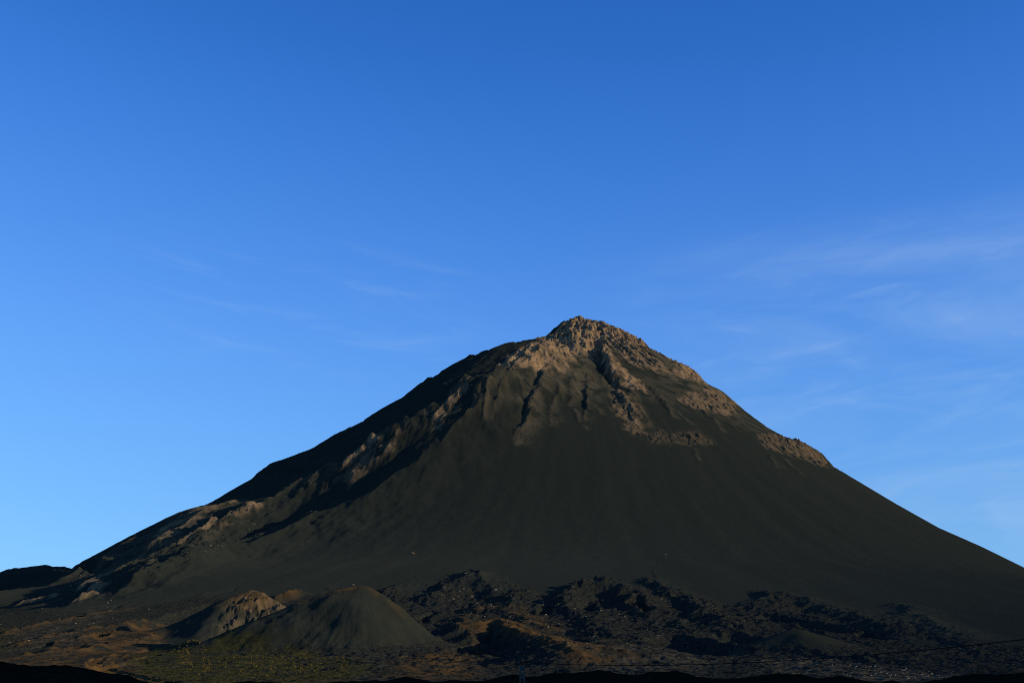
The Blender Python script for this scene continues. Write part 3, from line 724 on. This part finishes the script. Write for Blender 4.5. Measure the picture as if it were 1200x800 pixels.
ROCKS = [rock_mesh('boulder', 20+k, M_BOULDER) for k in range(5)]
TANS_ = [rock_mesh('boulder', 40+k, M_TANROCK) for k in range(3)]
def in_poly(p, q):
    c = False; n = len(q)
    for i in range(n):
        a, b = q[i], q[(i+1) % n]
        if (a[1] > p[1]) != (b[1] > p[1]) and p[0] < (b[0]-a[0])*(p[1]-a[1])/(b[1]-a[1]) + a[0]: c = not c
    return c
def scatter(poly, n):
    xs_ = [p[0] for p in poly]; ys_ = [p[1] for p in poly]; out = []
    while len(out) < n:
        p = (rng.uniform(min(xs_), max(xs_)), rng.uniform(min(ys_), max(ys_)))
        if in_poly(p, poly): out.append(p)
    return out
FIELDS = [
    ([(500,690),(560,680),(620,700),(700,705),(800,735),(760,760),(680,762),(600,730),(520,715)], 95, (.5, 1.25), 'pale lava boulder lying on the dark middle of the lava field', 'boulders on the middle of the lava field', ROCKS),
    ([(760,690),(820,698),(880,730),(840,740),(790,725)], 35, (.45, 1.0), 'pale lava boulder below the right half of the ash slope', 'boulders on the right of the lava field', ROCKS),
    ([(960,780),(1000,776),(1060,782),(1115,790),(1100,796),(1000,794)], 60, (.6, 1.4), 'pale boulder in the dense patch of stones near the bottom right', 'pale stones at the bottom right', ROCKS),
    ([(0,712),(60,705),(150,700),(180,712),(140,732),(60,745),(0,760)], 26, (.4, .9), 'grey boulder on the old lava slope at far left', 'boulders on the old lava slope at left', ROCKS),
    ([(20,690),(60,668),(120,650),(190,615),(200,625),(140,660),(80,690)], 14, (.45, 1.0), 'pale boulder high on the left foot of the volcano', 'boulders on the left foot of the volcano', ROCKS),
    ([(205,650),(250,630),(330,598),(336,604),(260,642),(212,660)], 14, (.5, 1.0), 'pale boulder in the row along the lower left ridge', 'boulders along the lower left ridge', ROCKS),
]
ORD = ['leftmost', 'second from left', 'third from left', 'fourth from left', 'fifth from left', 'sixth from left', 'seventh from left', 'eighth from left', 'ninth from left', 'tenth from left',
       'tenth from right', 'ninth from right', 'eighth from right', 'seventh from right', 'sixth from right', 'fifth from right', 'fourth from right', 'third from right', 'second from right', 'rightmost']
def ordinal(k, n): return ORD[k] if k < n - n//2 else ORD[20 - (n - k)]
for poly, n, (a, b), lab, grp, ms in FIELDS:
    for k, p in enumerate(sorted(scatter(poly, n))):
        if n <= 20: lab_ = lab + ', ' + ordinal(k, n)
        else: lab_ = lab
        put('boulder', ms[k % len(ms)], p[0], p[1], 1.25*(a + (b-a)*rng.random()**2.0), lab_, 'boulder', grp, .1)
for px, py, sz, lab in ((483.5, 648.5, 2.6, 'small tan boulder alone low on the smooth ash slope'),
                        (414.5, 685, 1.3, 'pale boulder just behind the tip of the cinder cone'),
                        (1022.5, 736, 1.4, 'bright pale boulder alone on the ash at lower right'),
                        (545, 671.5, 1.3, 'pale boulder at the highest point of the lava field'),
                        (780, 649.5, 0.9, 'tiny pale boulder alone on the bare ash right of centre'),
                        (618, 461.5, 1.4, 'bright white boulder under the left summit crag'),
                        (553, 451, 1.8, 'pale boulder standing at the top of the left flank ridge'),
                        (1190, 766, 1.2, 'pale boulder by the cable at the right edge')):
    put('boulder', (TANS_ if 'tan' in lab else ROCKS)[0], px, py, sz, lab, 'boulder', None, .1)

# shrubs: planted rows below the cinder cone and scrub to their left
SH_Y = [leaf_mesh('shrub', 60+k, M_SHRUB_Y) for k in range(4)]
SH_G = [leaf_mesh('shrub', 70+k, M_SHRUB_G) for k in range(3)]
for k in range(20):
    put('shrub', SH_Y[k % 4], 266 + k*7.1 + rng.uniform(-1.2, 1.2), 771.5 + rng.uniform(-.8, .8), rng.uniform(1.7, 2.6), 'dry yellow shrub in the top planted row, ' + ordinal(k, 20), 'shrub', 'shrubs of the top planted row')
for p in scatter([(256,776),(330,776),(420,778),(405,786),(330,792),(240,795),(232,785)], 62):
    put('shrub', SH_Y[rng.randrange(4)], p[0], p[1], rng.uniform(1.4, 2.6), 'small dry yellow shrub on the dark plot below the top planted row', 'shrub', 'shrubs on the dark plot')
for p in scatter([(206,756),(228,750),(246,760),(248,785),(232,792),(214,780)], 52):
    put('shrub', SH_Y[rng.randrange(4)], p[0], p[1], rng.uniform(1.5, 2.8), 'rusty yellow shrub in the dense thicket left of the dark plot', 'shrub', 'shrubs of the dense thicket')
for p in scatter([(165,775),(205,758),(215,790),(240,796),(200,797),(165,790)], 40):
    put('shrub', SH_G[rng.randrange(3)], p[0], p[1], rng.uniform(1.3, 2.4), 'low green shrub on the scrubby flat beside the dirt track', 'shrub', 'green shrubs beside the dirt track')

# low grass and herbs between the shrubs
gv = []; gf = []
for p in scatter([(150,775),(205,752),(262,760),(420,776),(430,790),(300,797),(180,797)], 2600):
    x, y, z = spot(*p)
    for q in range(3):
        a = rng.uniform(0, 6.28); h = rng.uniform(.15, .5); w = rng.uniform(.06, .14); ox, oy = rng.uniform(-.5, .5), rng.uniform(-.5, .5)
        b = len(gv); ca, sa = math.cos(a)*w, math.sin(a)*w
        gv += [(x+ox-ca, y+oy-sa, z-.05), (x+ox+ca, y+oy+sa, z-.05), (x+ox+rng.uniform(-.15, .15), y+oy+rng.uniform(-.15, .15), z+h)]
        gf.append((b, b+1, b+2))
tag(mesh_obj('grass', gv, gf, M_SHRUB_G), 'thin dry grass between the shrubs at lower left', kind='stuff')

# ------------------------------------------------------------------ power line
def box(bm, x0, x1, y0, y1, z0, z1, t=0.0):   # t tapers the top towards x = y = 0
    k = 1 - t
    vs_ = [bm.verts.new(c) for c in ((x0,y0,z0),(x1,y0,z0),(x1,y1,z0),(x0,y1,z0),(x0*k,y0*k,z1),(x1*k,y0*k,z1),(x1*k,y1*k,z1),(x0*k,y1*k,z1))]
    for f_ in ((3,2,1,0),(4,5,6,7),(0,1,5,4),(1,2,6,5),(2,3,7,6),(3,0,4,7)): bm.faces.new([vs_[i] for i in f_])
def bm_obj(name, bm, mat, parent):
    me = bpy.data.meshes.new(name); bm.to_mesh(me); bm.free(); me.materials.append(mat)
    o = bpy.data.objects.new(name, me); col.objects.link(o); o.parent = parent; return o
def lathe(bm, prof, seg=10):
    rings = [[bm.verts.new((r_*math.cos(6.28318*k/seg), r_*math.sin(6.28318*k/seg), z_)) for k in range(seg)] for r_, z_ in prof]
    for a, b in zip(rings, rings[1:]):
        for k in range(seg): bm.faces.new((a[k], a[(k+1) % seg], b[(k+1) % seg], b[k]))
    bm.faces.new(rings[0][::-1]); bm.faces.new(rings[-1])

def make_pole(x, y, top_z, rot, label):
    zb = land_z(x, y) - 0.3
    h = top_z - zb
    root = bpy.data.objects.new('utility_pole', None); col.objects.link(root)
    root.location = (x, y, zb); root.rotation_euler = (0, 0, rot)
    tag(root, label, 'utility pole', 'concrete utility poles of the power line')
    for sx in (-1, 1):
        bm = bmesh.new()
        x0, x1 = (-.15, -.065) if sx < 0 else (.065, .15)
        box(bm, x0, x1, -.11, .11, 0, h, 0.12); bm_obj('flange', bm, M_CONCRETE, root)
    bm = bmesh.new()
    z = .2
    while z < h - .3:                 # webs between the open slots
        k = 1 - .12*z/h
        box(bm, -.07*k, .07*k, -.05, .05, z, z + .22); z += 1.0
    box(bm, -.062*.89, .062*.89, -.06, .06, h - .25, h - .02); bm_obj('web', bm, M_CONCRETE, root)
    bm = bmesh.new(); lathe(bm, [(.012, -.02), (.012, .05), (.05, .05), (.055, .09), (.03, .11), (.05, .14), (.03, .18), (.0305, .21)])
    o = bm_obj('insulator', bm, M_PORCELAIN, root); o.location = (0, 0, h - .02)
    return Vector((x, y, top_z))
sx, sz = sight(612, 776.5)
p1 = make_pole(sx*56, 56, sz*56 - .1, 0.0, 'slotted concrete utility pole standing in the shade at the bottom centre')
p2 = make_pole(24.0, 27.0, 3.3, -0.6, 'slotted concrete utility pole beyond the right edge holding the near end of the cable')
A = p1 + Vector((0, -.05, .14)); B = p2 + Vector((0, 0, .14))
CABLE_SAG = 0.9
N = 60; ring = 6; cv = []; cf = []
for k in range(N+1):
    t = k / N
    c = A.lerp(B, t) - Vector((0, 0, 4*CABLE_SAG*t*(1-t)))
    d = (B - A).normalized(); n1 = d.cross(Vector((0, 0, 1))).normalized(); n2 = d.cross(n1)
    for q in range(ring):
        a = 6.28318*q/ring; cv.append(c + (n1*math.cos(a) + n2*math.sin(a))*0.018)
for k in range(N):
    for q in range(ring):
        cf.append((k*ring+q, k*ring+(q+1) % ring, (k+1)*ring+(q+1) % ring, (k+1)*ring+q))
tag(mesh_obj('power_cable', cv, cf, M_CABLE, smooth_=True), 'thin black cable rising to the right edge across the foot of the slope', 'cable')
